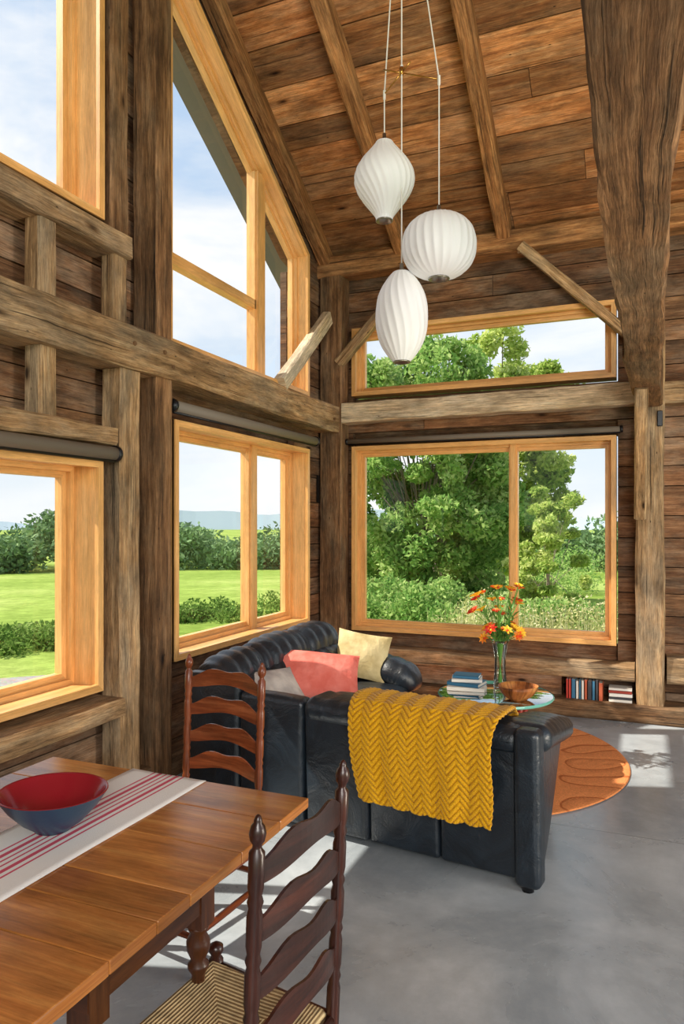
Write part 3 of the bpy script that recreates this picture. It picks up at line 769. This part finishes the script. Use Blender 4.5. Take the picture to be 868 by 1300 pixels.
# ---------------------------------------------------------------- pendants
m_pn,nt,b,o=newmat('lamp_shade_white')
b.inputs['Base Color'].default_value=(.88,.88,.87,1); b.inputs['Roughness'].default_value=.5
b.inputs['Emission Color'].default_value=(1,.98,.95,1); b.inputs['Emission Strength'].default_value=.06
pc=empty('pendant_light_cluster',(-1.24,3.82,0))
def pend(nm,x,y,z,r,hh,kind,mid):
    x-=-1.24; y-=3.82
    mb=MB(); prof=[]; N=48
    for i in range(N+1):
        t=-1+2*i/N
        if kind=='cigar': rr=r*(1-abs(t)**2.5*.66)
        elif kind=='saucer': rr=r*math.sqrt(max(0,1-abs(t*.965)**2.4))
        else:
            tt=t-.05; w_=.5+.5*math.cos(min(1,abs(tt)/(1.0 if tt<0 else .95))*math.pi); rr=r*(.28+.72*w_**.6)
        prof.append((max(rr,.035),t*hh))
    nr={'cigar':20,'saucer':26,'prop':24}[kind]; tw={'cigar':.45,'saucer':0.1,'prop':.9}[kind]/hh*.35
    rf=lambda a,z:1-.032*abs(math.sin(nr/2*(a+tw*z+ (.10*math.sin(z/hh*2.2) if kind!='saucer' else 0))))**.9
    lathe(mb,prof,240,Matrix.Translation((x,y,z)),0,None,False,False,rf)
    mb.build(nm,m_pn,pc,True)
    mb=MB(); lathe(mb,[(prof[0][0]*.95,0),(prof[0][0]*1.02,-.006),(prof[0][0]*.9,-.008),(prof[0][0]*.7,.02),(.0,.03)],28,Matrix.Translation((x,y,z-hh)),0,None,False,False)
    lathe(mb,[(.036,0),(.03,.01),(.012,.018),(.010,.05),(.0,.05)],20,Matrix.Translation((x,y,z+hh)),0,None,False,False)
    mb.build(nm+'_fittings',m_steel,pc,True)
    mb=MB(); rod(mb,(x,y,z+hh),(x,y,mid),.004,8); top=(0,0,deck(3.82)-.03); rod(mb,(x,y,mid),top,.004,8)
    rod(mb,(x,y,mid-.03),(x,y,mid+.02),.008,8)
    mb.build(nm+'_cord',m_cord,pc)
    return Vector((x,y,mid))
q1=pend('twisted_shade',-1.36,3.876,3.503,.174,.222,'prop',4.0)
q2=pend('saucer_shade',-1.02,3.80,3.054,.202,.172,'saucer',3.96)
q3=pend('cigar_shade',-1.238,3.818,2.70,.146,.247,'cigar',4.08)
mb=MB(); hub=Vector((0,0,4.06))
for q in (q1,q2): rod(mb,hub,q,.004,8); rod(mb,hub,hub-(q-hub)*.5,.004,8)
lathe(mb,[(.0,-.015),(.012,-.01),(.012,.03),(.0,.035)],12,Matrix.Translation(hub),0,None,False,False)
lathe(mb,[(.0,-.05),(.06,-.045),(.065,-.02),(.065,.02)],24,Matrix.Translation((0,0,deck(3.82)-.01)),0,None,False,False)
mb.build('spreader_and_canopy',m_brass,pc,True)

mb=MB(); rbox(mb,-2.80,-2.765,3.31,3.39,.42,.54,r=.008); mb.build('wall_outlet',m_out)

# ---------------------------------------------------------------- exterior
def gz(x,y):
    r=max(0,math.hypot(x+1,y-2)-9); t=min(1,r/50); t=t*t*(3-2*t); return -.5-1.35*t
m_gr,nt,b,o=newmat('meadow_grass'); b.inputs['Roughness'].default_value=1; b.inputs['Specular IOR Level'].default_value=.05
tc=nd(nt,'ShaderNodeTexCoord').outputs['Object']
n1=nd(nt,'ShaderNodeTexNoise',{'Vector':tc,'Scale':.12,'Detail':6.,'Roughness':.6}).outputs['Fac']
n2=nd(nt,'ShaderNodeTexNoise',{'Vector':tc,'Scale':2.2,'Detail':10.,'Roughness':.8}).outputs['Fac']
c=ramp(nt,n1,[(.35,lin('#7d9440')),(.5,lin('#95a952')),(.65,lin('#b0bb6c'))]); c=mulc(nt,c,ramp(nt,n2,[(.34,(.5,.55,.42)),(.64,(1.12,1.12,1.1))]))
nt.links.new(c,b.inputs['Base Color'])
m_grv,nt,b,o=newmat('gravel'); b.inputs['Roughness'].default_value=1
tc=nd(nt,'ShaderNodeTexCoord').outputs['Object']
n2=nd(nt,'ShaderNodeTexVoronoi',{'Vector':tc,'Scale':25.}).outputs['Color']
c=mulc(nt,lin('#a8a29b'),n2,.35); nt.links.new(c,b.inputs['Base Color'])
ysg=[-300,-100,-50]+list(range(-30,91,4))+[130,250,600]; ny=len(ysg)
mb=MB(); xs=[-600,-300,-150,-90]+list(range(-70,41,4))+[80,200,600]
V=[(x,y,gz(x,y)) for x in xs for y in ysg]; F=[]
for i in range(len(xs)-1):
    for j in range(ny-1): a=i*ny+j; F.append((a,a+ny,a+ny+1,a+1))
mb.add(V,F); mb.build('meadow_ground',m_gr,None,True)
mb=MB(); V=[(-2.95,-8),(-9.0,-8),(-8.7,6),(-6.0,8.6),(-2.95,8.6)]; V=[(x,y,-.465) for x,y in V]+[(x,y,-.53) for x,y in V]
mb.add(V,[(0,4,3,2,1)]+[(i,(i+1)%5,(i+1)%5+5,i+5) for i in range(5)]); mb.build('gravel_path',m_grv)
def leafmat(name,cs,tr=.35):
    m=bpy.data.materials.new(name); m.use_nodes=True; nt=m.node_tree; nt.nodes.clear(); o=nt.nodes.new('ShaderNodeOutputMaterial')
    at=nd(nt,'ShaderNodeAttribute',attribute_name='rnd').outputs['Fac']
    c=ramp(nt,at,[(i/(len(cs)-1),lin(q)) for i,q in enumerate(cs)])
    d=nd(nt,'ShaderNodeBsdfDiffuse',{'Color':c}); t=nd(nt,'ShaderNodeBsdfTranslucent',{'Color':c}); mx=nd(nt,'ShaderNodeMixShader',{0:tr,1:d.outputs[0],2:t.outputs[0]}); nt.links.new(mx.outputs[0],o.inputs[0]); return m
m_l1=leafmat('tree_leaves',['#567f3c','#80a858','#abc672','#d6e09c'],.45)
m_l2=leafmat('tree_leaves_light',['#7d9c48','#a6bf60','#ccd67e','#e4eaa8'],.45)
m_l3=leafmat('far_leaves',['#54764e','#6a865a','#839e6e','#9cb082'],.15)
m_l5=leafmat('bush_leaves',['#3f6428','#5f8038','#83a050','#a5b86c'],.3)
m_l4=leafmat('dry_grass',['#8f9a58','#b8ba76','#dcd4a0','#ece4c4'])
m_bark=simple('bark','#8a7c6c',.9)
def leaves(mb,centers,n,size,shell=.4):
    for c,r3 in centers:
        p=np.random.normal(size=(n,3)); p/=np.linalg.norm(p,axis=1,keepdims=True); rad=np.random.rand(n)**shell
        p=p*rad[:,None]*np.array(r3)+np.array(c)
        a=np.random.normal(size=(n,3)); a/=np.linalg.norm(a,axis=1,keepdims=True)
        b_=np.random.normal(size=(n,3)); b_=np.cross(a,b_); b_/=np.linalg.norm(b_,axis=1,keepdims=True)
        s=size*(.6+.8*np.random.rand(n))[:,None]
        q=np.stack([p-a*s,p+b_*s*.45,p+a*s,p-b_*s*.45],axis=1).reshape(-1,3)
        base=len(mb.v); mb.v.extend(map(tuple,q.tolist()))
        bb=R()*.4
        for i in range(n):
            mb.f.append([base+4*i,base+4*i+1,base+4*i+2,base+4*i+3]); mb.uv.append([(0,0)]*4); mb.rn.append(min(1,bb+.6*R())); mb.mi.append(0)
def tree(name,cx,cy,cz,rx,ry,rz,ncl,nl,ls,mat_,cr=.22,trunk=.18):
    e=empty(name,(cx,cy,gz(cx,cy)-.05)); g=gz(cx,cy)-.05; mb=MB(); cs=[]
    for k in range(ncl):
        d=Vector((random.gauss(0,1),random.gauss(0,1),random.gauss(0,1))).normalized(); rr=ru(.35,1)**.55
        cs.append(((d.x*rx*rr,d.y*ry*rr,max(.1,d.z*rz*rr+cz-g)),(rx*cr*ru(.6,1.3),ry*cr*ru(.6,1.3),rx*cr*.8*ru(.6,1.2))))
    leaves(mb,cs,nl,ls); mb.build('foliage',mat_,e)
    mb=MB(); lathe(mb,[(trunk,0),(trunk*.8,(cz-g)*.5),(trunk*.5,(cz-g))],12)
    for c,r in cs[::2]:
        st=Vector((0,0,(cz-g)*ru(.3,.95))); rod(mb,st,Vector(c),trunk*.12,6)
    mb.build('trunk_and_branches',m_bark,e)
tree('maple_tree',-4.75,16.2,2.1,2.2,2.2,3.9,210,430,.07,m_l1,trunk=.12)
tree('maple_tree',-3.7,20.5,3.6,2.1,1.5,3.7,110,380,.085,m_l2,trunk=.12)
tree('birch_tree',-1.72,14.6,.75,.78,.8,1.75,46,240,.055,m_l2,trunk=.05)
mb=MB(); cs=[]
for k in range(110):
    x=ru(-5.8,-.5); y=ru(11.7,13.2); cs.append(((x,y,ru(-.45,.35 if x<-3 else .1)),(.34,.34,.28)))
for k in range(60): x=ru(-9,1.5); y=ru(24,27); cs.append(((x,y,ru(-.8,.5)),(.8,.8,.5)))
leaves(mb,cs,260,.048); mb.build('shrub_thicket',m_l1)
mb=MB()
for k in range(1300):
    x=ru(-2.6,.4); y=ru(9.0,11.2); g=-.55; h=ru(.4,1.0); lx,ly=ru(-.15,.15),ru(-.1,.1); w_=.006
    mb.add([(x-w_,y,g),(x+w_,y,g),(x+lx+w_*.4,y+ly,g+h),(x+lx,y+ly,g+h)],[(0,1,2,3)])
cs=[((ru(-2.6,.2),ru(9.3,11.1),ru(-.1,.4)),(.22,.22,.2)) for k in range(80)]; leaves(mb,cs,70,.022)
mb.build('dry_grass_clump',m_l4)
mb=MB(); cs=[]
for k in range(170):
    y=ru(3,20); x=-9.9+ru(-.7,.7)+(max(0,y-8)*.22 if y>8 else 0); cs.append(((x,y,gz(x,y)+ru(-.05,.20)+(.12 if y<6 else 0)),(.36,.36,.22)))
leaves(mb,cs,230,.045); mb.build('hedge_bushes',m_l5)
mb=MB(); cs=[]
for k in range(520):
    an=math.radians(ru(90-15,90+75)); d=ru(52,64); x=d*math.cos(an);y=d*math.sin(an); hh=ru(.3,2.5)+.7*math.sin(an*17)+.4*math.sin(an*41) 
    cs.append(((x,y,-1.7+hh),(1.9,1.9,1.0)))
leaves(mb,cs,170,.22); mb.build('distant_tree_line',m_l3)
mb=MB(); V=[];F=[];n_=120
for i in range(n_+1):
    an=math.radians(60+115*i/n_); d=420; h=6+3.5*math.sin(i*.13)+2*math.sin(i*.37+1)+.7*math.sin(i*1.1)
    V+= [(d*math.cos(an),d*math.sin(an),-4),(d*math.cos(an)*1.02,d*math.sin(an)*1.02,h)]
for i in range(n_): F.append((2*i,2*i+2,2*i+3,2*i+1))
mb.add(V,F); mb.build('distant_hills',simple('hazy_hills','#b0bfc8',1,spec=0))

# ---------------------------------------------------------------- world + sun
w=bpy.data.worlds.new('World'); scene.world=w; w.use_nodes=True; nt=w.node_tree; nt.nodes.clear()
o=nt.nodes.new('ShaderNodeOutputWorld'); bg=nt.nodes.new('ShaderNodeBackground'); nt.links.new(bg.outputs[0],o.inputs[0])
tc=nd(nt,'ShaderNodeTexCoord').outputs['Generated']; sp=nd(nt,'ShaderNodeSeparateXYZ',{0:tc})
sky=ramp(nt,sp.outputs['Z'],[(0,(.82,.86,.88)),(.12,(.70,.80,.90)),(.6,(.40,.57,.82)),(1,(.25,.44,.8))])
mp_=nd(nt,'ShaderNodeMapping',{'Vector':tc,'Scale':(1,1,2.6)}).outputs[0]
n=nd(nt,'ShaderNodeTexNoise',{'Vector':mp_,'Scale':2.6,'Detail':8.,'Roughness':.55,'Distortion':.3}).outputs['Fac']
cl_=ramp(nt,n,[(.42,(0,0,0)),(.62,(1,1,1))])
c=mulc(nt,sky,(.93,.94,.95,1),cl_,'MIX')
nt.links.new(c,bg.inputs[0]); bg.inputs[1].default_value=1.15
sd=bpy.data.lights.new('sun','SUN'); sd.energy=7.5; sd.angle=math.radians(.6); sd.color=(1,.93,.82)
so=bpy.data.objects.new('sun',sd); COL.objects.link(so); so.rotation_euler=Vector((1.67,.55,-1.8)).to_track_quat('-Z','Y').to_euler(); so.location=(-10,-3,12)
def area(name,loc,rot,sx_,sy_,e,col=(1,.97,.92)):
    l=bpy.data.lights.new(name,'AREA'); l.shape='RECTANGLE'; l.size=sx_; l.size_y=sy_; l.energy=e; l.color=col
    ob=bpy.data.objects.new(name,l); COL.objects.link(ob); ob.location=loc; ob.rotation_euler=rot
def aim(loc,tgt): return (Vector(tgt)-Vector(loc)).to_track_quat('-Z','Y').to_euler()
area('rear_fill_light',(1.8,-3,3.0),aim((1.8,-3,3.0),(-1.6,5,2.4)),2.5,2,270)  # added fill light behind the camera to brighten the room, no actual fixture
area('low_fill_light',(2.6,2.4,.9),aim((2.6,2.4,.9),(-1.5,4.6,5.0)),1.2,1.2,120,(1,.9,.76))  # added warm fill aimed up at the ceiling, unseen, not a real lamp

# ---------------------------------------------------------------- camera
cd=bpy.data.cameras.new('camera'); cam=bpy.data.objects.new('camera',cd); COL.objects.link(cam)
cam.location=(0,0,1.55); cam.rotation_euler=(math.radians(90),0,math.atan2(.386,.9225))
cd.sensor_width=36; cd.lens=25.28; cd.shift_y=.0115; cd.clip_end=2000; cd.clip_start=.02
scene.camera=cam
scene.view_settings.view_transform='Standard'
